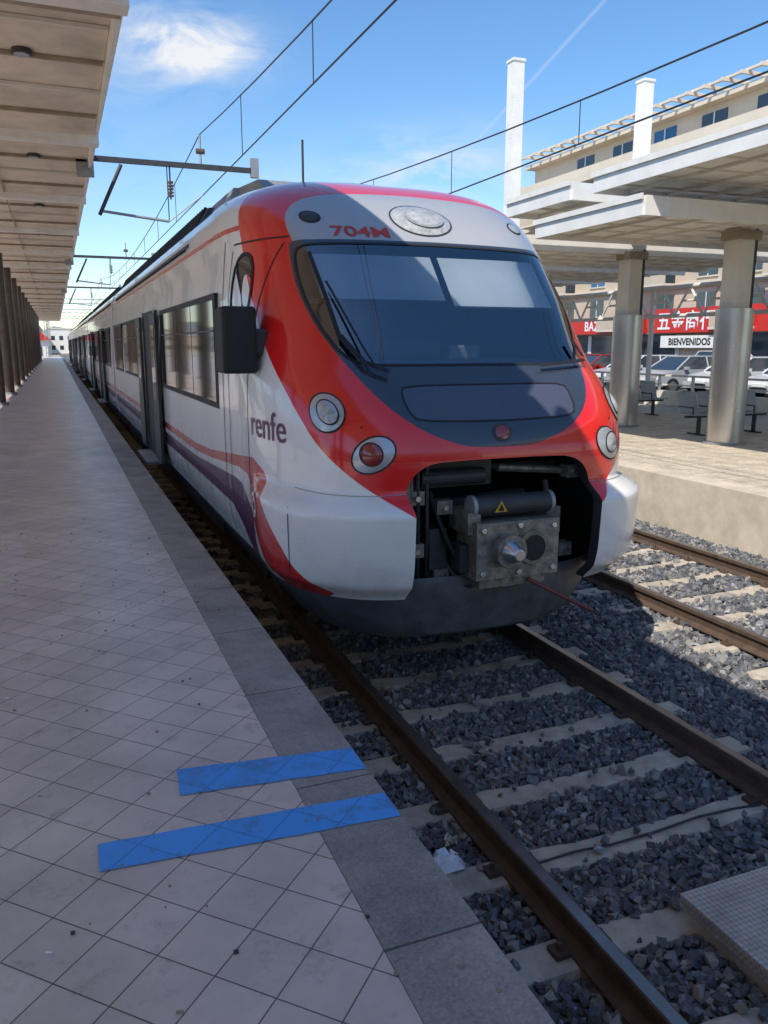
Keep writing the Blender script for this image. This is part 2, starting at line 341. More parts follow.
sleepers(TC,3.15-.6*8,150); sleepers(6.37,3.35-.6*8,150)
cub=np.array([(-1,-1,-1),(1,-1,-1),(1,1,-1),(-1,1,-1),(-1,-1,1),(1,-1,1),(1,1,1),(-1,1,1)],float)*.72
icf=np.array([(0,2,1),(0,3,2),(4,5,6),(4,6,7),(0,1,5),(0,5,4),(1,2,6),(1,6,5),(2,3,7),(2,7,6),(3,0,4),(3,4,7)])
P=[]
def region(x0,x1,y0,y1,sp,r):
    xs,ys=np.meshgrid(np.arange(x0,x1,sp),np.arange(y0,y1,sp)); n=xs.size
    x=xs.ravel()+rng.uniform(-.5,.5,n)*sp*1.2; y=ys.ravel()+rng.uniform(-.5,.5,n)*sp*1.2
    P.append(np.stack([x,y,rng.uniform(.55,1.35,n)*r],1))
region(1.09,4.4,.9,7.4,.029,.022); region(1.09,1.75,7.4,14,.045,.032); region(4.4,8.15,2.0,10,.038,.027); region(4.3,8.15,10,22,.065,.042)
P=np.concatenate(P)
def onsleeper(x,y,cx,y0):
    ph=((y-y0+.3)%.6)-.3; return (np.abs(ph)<.095+.02*np.sin(x*7+y*3))&(np.abs(x-cx)<1.3)
rd=np.min([np.abs(P[:,0]-q) for q in (TC-.87,TC+.87,5.5,7.24)],axis=0)
bs=onsleeper(P[:,0],P[:,1],TC,3.15)|onsleeper(P[:,0],P[:,1],6.37,3.35)
bad=bs|(rd<.06)
pr=np.where(np.abs(P[:,0]-TC)<.5,.06,.02)
keep=~bad | (bs&(rng.random(len(P))<pr)&(rd>.09))
zz=np.where(bad,-.150,-.190+rng.uniform(-.016,.022,len(P)))
P=P[keep]; zz=zz[keep]; n=len(P); nv=8
V=cub[None]+rng.uniform(-.42,.42,(n,nv,3)); V=V*rng.uniform(.6,1.35,(n,1,3))
q=rng.normal(size=(n,4)); q/=np.linalg.norm(q,axis=1)[:,None]; a_,b_,c_,d_=q.T
R=np.stack([1-2*(c_**2+d_**2),2*(b_*c_-a_*d_),2*(b_*d_+a_*c_),2*(b_*c_+a_*d_),1-2*(b_**2+d_**2),2*(c_*d_-a_*b_),2*(b_*d_-a_*c_),2*(c_*d_+a_*b_),1-2*(b_**2+c_**2)],1).reshape(n,3,3)
V=np.einsum('nij,nkj->nki',R,V)*P[:,2][:,None,None]; V+=np.stack([P[:,0],P[:,1],zz],1)[:,None,:]
V=V.reshape(-1,3); Fc=(icf[None]+nv*np.arange(n)[:,None,None]).reshape(-1)
me=bpy.data.meshes.new('ballast'); me.vertices.add(len(V)); me.vertices.foreach_set('co',V.ravel()); me.loops.add(len(Fc)); me.loops.foreach_set('vertex_index',Fc)
nf=len(Fc)//3; me.polygons.add(nf); me.polygons.foreach_set('loop_start',np.arange(nf)*3); me.polygons.foreach_set('loop_total',np.full(nf,3))
me.polygons.foreach_set('use_smooth',np.zeros(nf,bool))
me.update(calc_edges=True); at=me.attributes.new('tone','FLOAT','POINT'); at.data.foreach_set('value',np.repeat(rng.random(n)**1.2,nv).astype(np.float32))
me.materials.append(M['stone']); o=bpy.data.objects.new('ballast',me); scene.collection.objects.link(o)
print('stones',n)
b=MB(); b.box(2.52,3.28,.9,2.55,-.10,-.035,'tread'); b.box(2.55,3.25,.95,2.5,-.3,-.1,'concrete'); b.build('crossing_panel',bevel=.006)
b=MB(); pts=[(2.1,3.12,-.148),(2.35,3.14,-.155),(2.6,3.13,-.165),(2.9,3.14,-.170),(3.2,3.16,-.166),(3.45,3.13,-.152),(3.62,3.1,-.148)]
b.path(pts,.007,'dark'); b.build('track_cable')
def litter(x0,y0,s,m):
    b=MB(); g=7; vs=[];fs=[]
    for i in range(g):
        for j in range(g): vs.append((x0+s*i/(g-1)+random.uniform(-.02,.02),y0+s*.8*j/(g-1)+random.uniform(-.02,.02),-.145+random.uniform(-.02,.045)))
    for i in range(g-1):
        for j in range(g-1): fs.append((i*g+j,i*g+j+1,i*g+g+j+1,i*g+g+j))
    b.add(vs,fs,m); b.build('litter_paper')
litter(1.56,3.22,.20,'paper'); litter(1.74,3.42,.06,'canopyL')

# ------------------------------------------------------------------ TRAIN
train=empty('commuter_train')
def smooth_interp(xs,ys,sig=.06):
    g=np.linspace(xs[0]-1,xs[-1]+1,3000); v=np.interp(g,xs,ys); dx=g[1]-g[0]
    k=np.arange(-int(3*sig/dx),int(3*sig/dx)+1)*dx; kk=np.exp(-k**2/2/sig**2); kk/=kk.sum()
    v2=np.convolve(np.pad(v,len(k)//2,mode='edge'),kk,mode='valid'); return lambda z: np.interp(z,g,v2)
ZT=4.03
_wl=smooth_interp([.5,.75,.95,1.3,2.2,2.8,3.3],[1.34,1.38,1.44,1.47,1.47,1.45,1.41])
_yc=smooth_interp([.5,.8,1.0,1.4,1.75,1.95,2.15,2.37,2.8,3.24,3.45,3.7,3.85,3.95,4.03],[4.98,4.9,4.84,4.82,4.81,4.87,5.04,5.30,5.62,6.0,6.22,6.6,6.98,7.4,8.0])
def Wd(z):
    if z<=3.3: return float(_wl(z))
    t=min(1,(z-3.3)/(ZT-3.3)); return max(.01,float(_wl(3.3))*(1-t**3.5)**.4)
def sm(e0,e1,x): t=min(1,max(0,(x-e0)/(e1-e0))); return t*t*(3-2*t)
def YC(z): return float(_yc(z))
YE=9.2
TH=np.linspace(-math.pi/2,math.pi/2,801)
_pc={}
def planform(z):
    key=round(z,4)
    if key in _pc: return _pc[key]
    w=Wd(z); bdep=1.4; yc=YC(z); yb=min(yc+bdep,9.0); bdep=yb-yc
    sn=np.sin(TH); cs=np.cos(TH)
    x=w*np.sign(sn)*np.abs(sn)**.4; y=yb-bdep*np.clip(cs,0,1)
    bg_=sm(1.52,1.37,z)*(1-sm(.90,.74,z)*.5)
    fade=np.clip(cs*1.6,0,1)**.8
    y=y-.18*bg_*fade; x=x+np.sign(sn)*.21*bg_*fade*np.abs(sn)**2
    x=np.concatenate([[-w],x,[w]]); y=np.concatenate([[YE],y,[YE]])
    s=np.concatenate([[0],np.cumsum(np.hypot(np.diff(x),np.diff(y)))]); s-=s[-1]/2
    _pc[key]=(x,y,s); return _pc[key]
def surf(s,z):
    x,y,ss=planform(z); return Vector((TC+np.interp(s,ss,x),np.interp(s,ss,y),z))
def surfn(s,z):
    e=.01; p=surf(s,z); ds=surf(s+e,z)-surf(s-e,z); dz=surf(s,z+e)-surf(s,z-e); n=ds.cross(dz).normalized()
    return p,n
def s_of_Y(Y,z):
    x,y,ss=planform(z); h=len(y)//2; return float(np.interp(-Y,-y[:h],ss[:h]))
def chaikin(p,it=3,closed=True):
    p=[np.array(q,float) for q in p]
    for _ in range(it):
        o=[]
        n=len(p)
        for i in range(n if closed else n-1):
            a=p[i]; c=p[(i+1)%n]; o+=[a*.75+c*.25,a*.25+c*.75]
        p=o
    return np.array(p)
def sdpoly(px,py,poly):
    d=np.full(px.shape,1e9); inside=np.zeros(px.shape,bool); n=len(poly)
    for i in range(n):
        ax,ay=poly[i]; bx,by=poly[(i+1)%n]; ex,ey=bx-ax,by-ay; l=ex*ex+ey*ey+1e-12
        t=np.clip(((px-ax)*ex+(py-ay)*ey)/l,0,1); d=np.minimum(d,np.hypot(px-ax-t*ex,py-ay-t*ey))
        c=((ay>py)!=(by>py))&(px<(bx-ax)*(py-ay)/(by-ay+1e-15)+ax); inside^=c
    return np.where(inside,-d,d)
def sym(half): return half+[(-x,z) for x,z in reversed(half)]
red_p=chaikin(sym([(0,1.0),(.62,1.30),(.82,1.42),(1.18,1.66),(1.46,1.90),(1.68,2.35),(1.80,2.85),(1.80,3.25),(1.68,3.62),(1.3,3.82),(.8,3.88),(.2,3.90)]),3)
grey_p=chaikin(sym([(0.1,3.24),(.6,3.24),(1.14,3.24),(1.14,3.25),(1.16,3.45),(1.02,3.60),(.8,3.67),(.5,3.71),(.1,3.73)]),2)
mask_p=chaikin(sym([(0.1,1.79),(.3,1.80),(.6,1.91),(.84,2.10),(1.0,2.38),(1.14,2.62),(1.22,2.9),(1.20,3.18),(1.17,3.27),(.9,3.27),(.1,3.28)]),2)
glass_p=chaikin(sym([(0.1,2.34),(.6,2.34),(.9,2.345),(1.0,2.43),(1.12,2.65),(1.18,2.9),(1.165,3.14),(1.10,3.225),(.9,3.235),(.1,3.25)]),2)
disp_p=chaikin(sym([(0.1,1.965),(.55,1.975),(.66,2.0),(.68,2.17),(.62,2.205),(.1,2.205)]),2)
open_p=chaikin(sym([(0.1,.3),(.735,.3),(.735,.8),(.735,1.4),(.735,1.56),(.60,1.70),(.3,1.71),(.1,1.71)]),2)
sred_p=np.array([(200,1.40),(9,1.42),(8,1.46),(6.6,1.58),(6.15,1.62),(5.9,1.56),(5.62,1.38),(5.3,1.10),(5.08,.85),(4.95,.6),(5.45,.6),(5.72,.93),(5.92,1.1),(6.15,1.33),(6.38,1.46),(6.7,1.47),(8,1.38),(9,1.335),(200,1.335)])
spur_p=np.array([(200,1.27),(9,1.27),(6.9,1.36),(6.6,1.35),(6.35,1.22),(6.12,1.0),(5.9,.6),(6.5,.6),(6.75,.95),(7.1,1.08),(9,1.1),(200,1.1)])
supr_p=np.array([(200,3.46),(6.6,3.46),(6.6,3.415),(200,3.415)])
NAMES=['red','grey','mask','disp','side','pur','roof','open','glass']
def attrs(X,Y,Z,Sx):
    A=np.zeros((len(X),9)); s=Sx
    A[:,0]=sdpoly(s,Z,red_p); A[:,1]=sdpoly(s,Z,grey_p); A[:,2]=sdpoly(s,Z,mask_p); A[:,3]=sdpoly(s,Z,disp_p)
    far=np.abs(s)<1.25
    A[:,4]=np.where(far,.3,np.minimum(sdpoly(Y,Z,sred_p),sdpoly(Y,Z,supr_p))); A[:,5]=np.where(far,.3,sdpoly(Y,Z,spur_p))
    A[:,6]=3.84-Z-np.clip((Y-8)*.12,0,.12)
    A[:,7]=sdpoly(s,Z,open_p); A[:,8]=sdpoly(s,Z,glass_p)
    return A
zs=np.concatenate([np.linspace(.76,3.5,150),3.5+(ZT-3.5)*np.sin(np.linspace(0,math.pi/2,46))[1:]])
NS=261; rows=[]
for z in zs:
    x,y,s=planform(z); h=s[-1]; t=np.linspace(-h,h,NS)
    rows.append(np.stack([TC+np.interp(t,s,x),np.interp(t,s,y),np.full(NS,z),t],1))
G=np.concatenate(rows); A=attrs(G[:,0],G[:,1],G[:,2],G[:,3])
data=[np.concatenate([G[i,:3],A[i]]) for i in range(len(G))]
faces=[]
for i in range(len(zs)-1):
    for j in range(NS-1):
        a=i*NS+j; faces.append(((a,a+1,a+NS+1,a+NS),0))
def split(data,faces,k,drop,mi):
    cache={}; out=[]; segs=[]
    def cut(i,j):
        key=(min(i,j),max(i,j))
        if key not in cache:
            a,c=data[i],data[j]; t=a[k]/(a[k]-c[k]); data.append(a*(1-t)+c*t); data[-1][k]=0; cache[key]=len(data)-1
        return cache[key]
    for f,m in faces:
        v=[data[i][k] for i in f]
        if min(v)>=0: out.append((f,m)); continue
        if max(v)<0:
            if not drop: out.append((f,mi))
            continue
        po=[];pi=[];cs=[]
        n=len(f)
        for q in range(n):
            i=f[q]; j=f[(q+1)%n]; a=data[i][k]; c=data[j][k]
            (po if a>=0 else pi).append(i)
            if (a>=0)!=(c>=0):
                x=cut(i,j); po.append(x); pi.append(x); cs.append(x)
        if len(set(po))>2: out.append((tuple(dict.fromkeys(po)),m))
        if not drop and len(set(pi))>2: out.append((tuple(dict.fromkeys(pi)),mi))
        if len(cs)==2 and cs[0]!=cs[1]: segs.append(tuple(cs))
    return out,segs
faces,segs=split(data,faces,3+7,True,0)
faces,gsegs=split(data,faces,3+8,False,1)
def rimquads(segs,off,m):
    mp_={}
    def ext(i):
        if i not in mp_:
            d=data[i].copy(); d[1]+=off; data.append(d); mp_[i]=len(data)-1
        return mp_[i]
    return [((a,c,ext(c),ext(a)),m) for a,c in segs]
faces+=rimquads(segs,.10,2)
def paint_mat():
    m,nt,b=new_mat('train_paint'); L=nt.links
    tc=N(nt,'ShaderNodeTexCoord')
    def fac(nm):
        a=N(nt,'ShaderNodeAttribute',attribute_name='sd_'+nm); r=N(nt,'ShaderNodeMapRange'); r.inputs[1].default_value=.0025; r.inputs[2].default_value=-.0025
        L.new(a.outputs['Fac'],r.inputs[0]); return r.outputs[0]
    n=N(nt,'ShaderNodeTexNoise',Scale=2.2,Detail=9.0,Roughness=.7); L.new(tc.outputs['Object'],n.inputs['Vector'])
    sp=N(nt,'ShaderNodeTexNoise',Scale=70.0,Detail=3.0,Roughness=.6); L.new(tc.outputs['Object'],sp.inputs['Vector'])
    base=N(nt,'ShaderNodeRGB'); base.outputs[0].default_value=(.90,.88,.84,1); cur=base.outputs[0]
    rg=N(nt,'ShaderNodeValue'); rg.outputs[0].default_value=.25; rcur=rg.outputs[0]
    for nm,c,ro in(('pur',(.12,.02,.10),.3),('side',(.66,.02,.025),.25),('roof',(.20,.205,.21),.5),('red',(.82,.016,.012),.2),('grey',(.40,.41,.42),.22),('mask',(.040,.050,.068),.14),('disp',(.07,.075,.11),.08)):
        f=fac(nm); mx=N(nt,'ShaderNodeMix',data_type='RGBA'); L.new(f,mx.inputs[0]); L.new(cur,mx.inputs[6]); mx.inputs[7].default_value=c4(c); cur=mx.outputs[2]
        m2=N(nt,'ShaderNodeMix'); L.new(f,m2.inputs[0]); L.new(rcur,m2.inputs[2]); m2.inputs[3].default_value=ro; rcur=m2.outputs[0]
    sx=N(nt,'ShaderNodeSeparateXYZ'); L.new(tc.outputs['Object'],sx.inputs[0])
    hz=N(nt,'ShaderNodeMapRange'); hz.inputs[1].default_value=.7;hz.inputs[2].default_value=1.7;hz.inputs[3].default_value=.5;hz.inputs[4].default_value=.06; L.new(sx.outputs[2],hz.inputs[0])
    nr=N(nt,'ShaderNodeMapRange'); nr.inputs[1].default_value=.44;nr.inputs[2].default_value=.85; L.new(n.outputs['Fac'],nr.inputs[0])
    s2=N(nt,'ShaderNodeMapRange'); s2.inputs[1].default_value=.63;s2.inputs[2].default_value=.72;s2.inputs[3].default_value=0;s2.inputs[4].default_value=.7; L.new(sp.outputs['Fac'],s2.inputs[0])
    ad=N(nt,'ShaderNodeMath',operation='ADD'); L.new(nr.outputs[0],ad.inputs[0]); L.new(s2.outputs[0],ad.inputs[1])
    mu=N(nt,'ShaderNodeMath',operation='MULTIPLY',use_clamp=True); L.new(ad.outputs[0],mu.inputs[0]); L.new(hz.outputs[0],mu.inputs[1])
    mx=N(nt,'ShaderNodeMix',data_type='RGBA'); mx.inputs[7].default_value=(.24,.20,.16,1); L.new(mu.outputs[0],mx.inputs[0]); L.new(cur,mx.inputs[6])
    gm=N(nt,'ShaderNodeNewGeometry'); mb=N(nt,'ShaderNodeMix',data_type='RGBA'); L.new(gm.outputs['Backfacing'],mb.inputs[0]); L.new(mx.outputs[2],mb.inputs[6]); mb.inputs[7].default_value=(.05,.05,.055,1)
    L.new(mb.outputs[2],b.inputs['Base Color'])
    ra=N(nt,'ShaderNodeMath',operation='MULTIPLY_ADD'); ra.inputs[1].default_value=.5; L.new(mu.outputs[0],ra.inputs[0]); L.new(rcur,ra.inputs[2]); L.new(ra.outputs[0],b.inputs['Roughness'])
    b.inputs['Coat Weight'].default_value=.7; b.inputs['Coat Roughness'].default_value=.04
    # faint panel waviness
    wn=N(nt,'ShaderNodeTexNoise',Scale=1.6,Detail=2.0); L.new(tc.outputs['Object'],wn.inputs['Vector'])
    bp=N(nt,'ShaderNodeBump',Strength=.25,Distance=.012); L.new(wn.outputs['Fac'],bp.inputs['Height']); L.new(bp.outputs[0],b.inputs['Normal']); L.new(bp.outputs[0],b.inputs['Coat Normal'])
    return m
M['paint']=paint_mat()
def mesh_attr(name,data,faces,mats,parent):
    D=np.array(data); me=bpy.data.meshes.new(name); me.from_pydata(D[:,:3].tolist(),[],[f for f,_ in faces])
    for m in mats: me.materials.append(M[m])
    me.polygons.foreach_set('material_index',[m for _,m in faces]); me.polygons.foreach_set('use_smooth',[True]*len(faces))
    for i,nm in enumerate(NAMES):
        a=me.attributes.new('sd_'+nm,'FLOAT','POINT'); a.data.foreach_set('value',D[:,3+i].astype(np.float32))
    me.set_sharp_from_angle(angle=math.radians(50))
    o=bpy.data.objects.new(name,me); scene.collection.objects.link(o); o.parent=parent; return o
mesh_attr('cab_shell',data,faces,['paint','wind','dark'],train)
prof=[(-Wd(z),z) for z in zs]+[(Wd(z),z) for z in zs[::-1]]
prof=np.array(prof); npf=len(prof)
ranges=[(YE,21.8),(22.3,39.3),(39.8,56.8),(57.3,74.3),(74.8,96)]
data=[];faces=[]
for (y0,y1) in ranges:
    o0=len(data)
    for y in(y0,y1):
        X=TC+prof[:,0]; Z=prof[:,1]; Y=np.full(npf,float(y)); s=np.sign(prof[:,0])*(3+y)
        A=attrs(X,Y,Z,s)
        for i in range(npf): data.append(np.concatenate([[X[i],y,Z[i]],A[i]]))
    for i in range(npf-1): faces.append(((o0+i,o0+npf+i,o0+npf+i+1,o0+i+1),0))
    faces.append((tuple(range(o0+2*npf-1,o0+npf-1,-1)),0))
    if y0>YE: faces.append((tuple(range(o0,o0+npf)),0))
p=[Vector(data[i][:3]) for i in faces[20][0]]
if (p[1]-p[0]).cross(p[2]-p[1]).x>0: faces=[(tuple(reversed(f)),m) for f,m in faces]
mesh_attr('car_bodies',data,faces,['paint'],train)
b=MB()
for (_,y1),(y0,_) in zip(ranges[:-1],ranges[1:]): b.box(TC-1.25,TC+1.25,y1-.05,y0+.05,.6,3.75,'black')
b.build('gangways',train)
b=MB()
def sidewin(y0,y1,n,z0=1.96,z1=2.88):
    for sg in(-1,1):
        X=TC+sg*1.468
        xa,xb=sorted((X-sg*.02,X+sg*.008)); b.box(xa,xb,y0-.06,y1+.06,z0-.06,z1+.06,'black')
        wdt=(y1-y0)/n
        for i in range(n):
            xa,xb=sorted((X,X+sg*.013)); b.box(xa,xb,y0+i*wdt+.02,y0+(i+1)*wdt-.02,z0,z1,'sideglass')
            xa,xb=sorted((X,X+sg*.017)); b.box(xa,xb,y0+i*wdt+.03,y0+(i+1)*wdt-.03,z0+.64,z0+.655,'dark')
def sidedoor(y0,y1,op=False):
    for sg in(-1,1):
        X=TC+sg*1.47
        xa,xb=sorted((X-sg*.03,X+sg*.01)); b.box(xa,xb,y0,y1,.78,2.98,'black')
        ym=(y0+y1)/2
        if not(op and sg<0):
            for a,c in((y0+.08,ym-.02),(ym+.02,y1-.08)):
                xa,xb=sorted((X,X+sg*.025)); b.box(xa,xb,a,c,.82,2.9,'dark'); xa,xb=sorted((X,X+sg*.03)); b.box(xa,xb,a+.12,c-.12,1.7,2.75,'glassd')
        else:
            for a,c in((y0-.62,y0+.06),(y1-.06,y1+.62)):
                b.box(X-.075,X-.035,a,c,.82,2.92,'dark'); b.box(X-.08,X-.03,a+.12,c-.12,1.7,2.75,'sideglass')
        xa,xb=sorted((X,X+sg*.22)); b.box(xa,xb,y0+.02,y1-.02,.72,.76,'galv')
        for yy in(y0-.03,y1): xa,xb=sorted((X,X+sg*.02)); b.box(xa,xb,yy,yy+.03,.78,3.0,'alu')
sidewin(7.55,11.6,3); sidedoor(12.35,13.95,True); sidewin(14.7,18.2,3); sidewin(18.8,21.2,2)
for (y0,y1) in ranges[1:]:
    c=(y0+y1)/2; sidewin(y0+.8,c-4.9,2); sidedoor(c-4.4,c-2.8,True); sidewin(c-2.1,c+2.1,3); sidedoor(c+2.8,c+4.4,True); sidewin(c+4.9,y1-.8,2)
b.build('side_windows_and_doors',train)
b=MB()
for (y0,y1) in [(8.9,21.5)]+ranges[1:]:
    b.prism([(TC-1.0,3.9),(TC+1.0,3.9),(TC+.9,4.16),(TC-.9,4.16)],'y',y0+.3,y1-.5,'galv')
    y=y0+.6
    while y<min(y1-.8,60):
        b.prism([(TC-1.43,3.5),(TC-1.40,3.5),(TC-1.12,3.97),(TC-1.17,3.99)],'y',y,y+.06,'black'); y+=.16
    b.prism([(TC-1.425,3.52),(TC-1.38,3.52),(TC-1.10,3.95),(TC-1.16,3.955)],'y',y0+.4,y1-.6,'dark')
b.build('roof_equipment',train)
b=MB(); b.prism([(7.9,3.9),(8.3,4.09),(9.3,4.17),(9.3,3.9)],'x',TC-.85,TC+.85,'galv')
b.tube((TC-.5,7.9,3.95),(TC-.5,7.9,4.4),.012,'dark',8); b.build('roof_fairing',train,bevel=.04)
def disc(bd,s0,z0,rx,rz,off,dome,m,rt=0,r_in=0,nr=7,nt_=40):
    vs=[];fs=[]
    for i in range(nr+1):
        r=r_in+(1-r_in)*i/nr
        for j in range(nt_):
            t=2*math.pi*j/nt_; u=rx*r*math.cos(t); v=rz*r*math.sin(t)
            uu=u*math.cos(rt)-v*math.sin(rt); vv=u*math.sin(rt)+v*math.cos(rt)
            p,n=surfn(s0+uu,z0+vv); vs.append(p+n*(off+dome*(1-r*r)))
    for i in range(nr):
        for j in range(nt_): a=i*nt_+j; c=i*nt_+(j+1)%nt_; fs.append((a,c,c+nt_,a+nt_))
    bd.add(vs,fs,m)
def strip(bd,pts,wd,off,m,closed=False,res=.04):
    q=[]
    n=len(pts)
    for i in range(n if closed else n-1):
        a=np.array(pts[i],float); c=np.array(pts[(i+1)%n],float); k=max(1,int(np.linalg.norm(c-a)/res))
        for t in range(k): q.append(a+(c-a)*t/k)
    if not closed: q.append(np.array(pts[-1],float))
    P3=[surfn(*p) for p in q]; vs=[]; m_=len(q)
    for i in range(m_):
        p,nn=P3[i]; pa=P3[(i-1)%m_ if closed else max(i-1,0)][0]; pb=P3[(i+1)%m_ if closed else min(i+1,m_-1)][0]
        tt=(pb-pa).normalized(); side=nn.cross(tt).normalized()
        vs+=[p+side*wd/2+nn*off,p-side*wd/2+nn*off]
    fs=[(2*i,2*i+1,(2*i+3)%(2*m_),(2*i+2)%(2*m_)) for i in range(m_ if closed else m_-1)]
    bd.add(vs,fs,m)
b=MB()
for sg in(-1,1):
    disc(b,sg*1.24,2.03,.155,.125,.004,.0,'black',rt=-sg*.5); disc(b,sg*1.24,2.03,.143,.113,.007,.012,'bezel',rt=-sg*.5)
    disc(b,sg*1.225,2.03,.085,.082,.018,.0,'black'); disc(b,sg*1.225,2.03,.075,.073,.02,.02,'lens')
    disc(b,sg*.95,1.765,.165,.115,.004,.0,'black',rt=-sg*.5); disc(b,sg*.95,1.765,.152,.103,.007,.012,'bezel',rt=-sg*.5)
    disc(b,sg*.965,1.77,.080,.078,.018,.0,'black'); disc(b,sg*.965,1.77,.070,.068,.02,.012,'lensred' if sg<0 else 'lens')
    disc(b,sg*.93,3.46,.085,.055,.004,0,'black'); disc(b,sg*.93,3.46,.07,.044,.006,.008,'dark' if sg<0 else 'bezel')
disc(b,0,3.47,.27,.145,.004,0,'dark'); disc(b,0,3.47,.255,.135,.007,.03,'lens'); disc(b,0.02,3.47,.17,.09,.036,.0,'bezel'); disc(b,0.02,3.47,.15,.078,.038,.01,'lens')
disc(b,0,1.885,.075,.062,.004,0,'dark'); disc(b,0,1.885,.055,.045,.006,.006,'lensred')
b.build('lamps',train,smooth=True)
b=MB()
yl=lambda Y,z:(s_of_Y(Y,z),z)
zc=[.85+.05*i for i in range(54)]
strip(b,[yl(6.28,z) for z in zc if z<3.3],.014,.003,'black'); strip(b,[yl(7.0,z) for z in zc if z<3.3],.014,.003,'black')
strip(b,[yl(6.28+.04*i,3.3) for i in range(19)],.014,.003,'black')
strip(b,[yl(7.25,z) for z in zc if z<3.4],.02,.003,'dark')
strip(b,[yl(6.36,z) for z in zc if 1.2<z<2.0],.02,.035,'alu'); strip(b,[yl(6.95,z) for z in zc if 1.2<z<2.0],.02,.035,'alu')
strip(b,[(-(1.66),z) for z in zc if .8<z<1.45],.008,.003,'dark')
strip(b,[tuple(p) for p in glass_p[::2]],.022,.004,'black',closed=True)
strip(b,[tuple(p) for p in disp_p[::2]],.012,.004,'black',closed=True)
strip(b,[(-.74,1.50),(-.95,1.49),(-1.3,1.49),(-1.6,1.50)],.006,.003,'galv'); strip(b,[(.74,1.50),(.95,1.49),(1.3,1.49),(1.6,1.50)],.006,.003,'galv')
strip(b,[(-.97,2.5),(-1.03,3.15)],.03,.03,'black'); strip(b,[(-.80,2.29),(-.97,2.9)],.018,.06,'black'); strip(b,[(-.72,2.27),(-.86,2.33),(-.97,2.52)],.045,.045,'black')
strip(b,[(.98,2.36),(.93,2.50)],.05,.05,'black'); strip(b,[(.5,2.30),(1.0,2.34)],.03,.04,'black')
b.build('seams_and_wipers',train)
b=MB()
ya,yb_,za,zb=6.38,6.9,2.62,3.2
disc_pts=chaikin([(ya,za),(yb_,za),(yb_,zb),(ya+.15,zb)],2); cv=[]
for (Y,z) in disc_pts:
    p,nn=surfn(s_of_Y(Y,z),z); cv.append(p+nn*.006)
b.add(cv,[tuple(range(len(cv)))],'sideglass'); b.build('cab_door_window',train)
b=MB(); strip(b,[(s_of_Y(Y,z),z) for Y,z in disc_pts],.03,.009,'black',closed=True); b.build('cab_door_window_frame',train)
def letter(body,size,s0,z0,m,name,vs_=1,shear=0,bold=0,sx=1):
    v,f=text_mesh(body,size,shear,bold); bb=MB(); w0=(max(p[0] for p in v)+min(p[0] for p in v))/2
    q=[]
    for p in v:
        pp,nn=surfn(s0+(p[0]-w0)*sx,z0+p[1]*vs_); q.append(pp+nn*.006)
    bb.add(q,f,m); bb.build(name,train)
letter('renfe',.29,s_of_Y(5.82,1.85),1.80,'purple','operator_lettering',1.0,.15,.001,1.15)
letter('704M',.17,-.575,3.30,'redtxt','unit_number',.68,0,.003,1.25)
bb=MB(); sC=s_of_Y(5.85,1.30); disc(bb,sC,1.30,.10,.095,.008,0,'whitetxt',r_in=.80,nr=2); bb.build('c_ring',train)
letter('C',.16,sC,1.245,'whitetxt','c_letter',bold=.006)
b=MB(); b.box(1.14,1.40,6.0,6.28,2.27,2.76,'black'); b.box(1.36,1.5,6.05,6.2,2.4,2.6,'dark'); b.build('mirror_housing',train,bevel=.025)
# cab interior
b=MB(); b.box(TC-1.15,TC+1.15,5.95,6.5,2.0,2.36,'interior'); b.box(TC-.5,TC+.1,6.05,6.4,2.36,2.52,'dark'); b.box(TC-1.3,TC+1.3,7.7,7.75,1.5,3.75,'interior')
b.box(TC-.35,TC+.35,7.66,7.7,1.9,3.4,'galv'); b.box(TC+.2,TC+.5,6.1,6.3,2.36,2.48,'galv'); b.box(TC-.85,TC-.6,6.0,6.1,2.36,2.6,'black')
b.box(TC-1.3,TC+1.3,5.6,7.7,1.5,1.55,'interior')
for sx in(-.45,.55):
    b.box(TC+sx-.25,TC+sx+.25,6.85,7.3,2.05,2.2,'seat'); b.box(TC+sx-.24,TC+sx+.24,7.25,7.38,2.15,2.85,'seat'); b.box(TC+sx-.14,TC+sx+.14,7.26,7.36,2.9,3.08,'seat')
b.box(TC-1.28,TC-1.2,6.2,7.6,2.0,2.5,'interior')
b.build('cab_interior',train,bevel=.02)
b=MB(); 
def refl_panel(s0,s1,zlo):  # added pale panel behind the glass, standing in for the reflected bright band
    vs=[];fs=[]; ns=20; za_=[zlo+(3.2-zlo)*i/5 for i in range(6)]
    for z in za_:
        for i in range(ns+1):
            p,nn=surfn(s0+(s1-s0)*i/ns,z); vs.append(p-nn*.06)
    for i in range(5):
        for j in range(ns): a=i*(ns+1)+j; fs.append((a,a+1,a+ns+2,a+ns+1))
    b.add(vs,fs,'refl_panel')
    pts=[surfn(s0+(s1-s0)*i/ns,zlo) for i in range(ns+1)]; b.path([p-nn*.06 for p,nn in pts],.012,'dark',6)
refl_panel(-1.03,-.03,2.84); refl_panel(.03,1.03,2.80)
b.build('windscreen_reflection_panels',train,smooth=True)
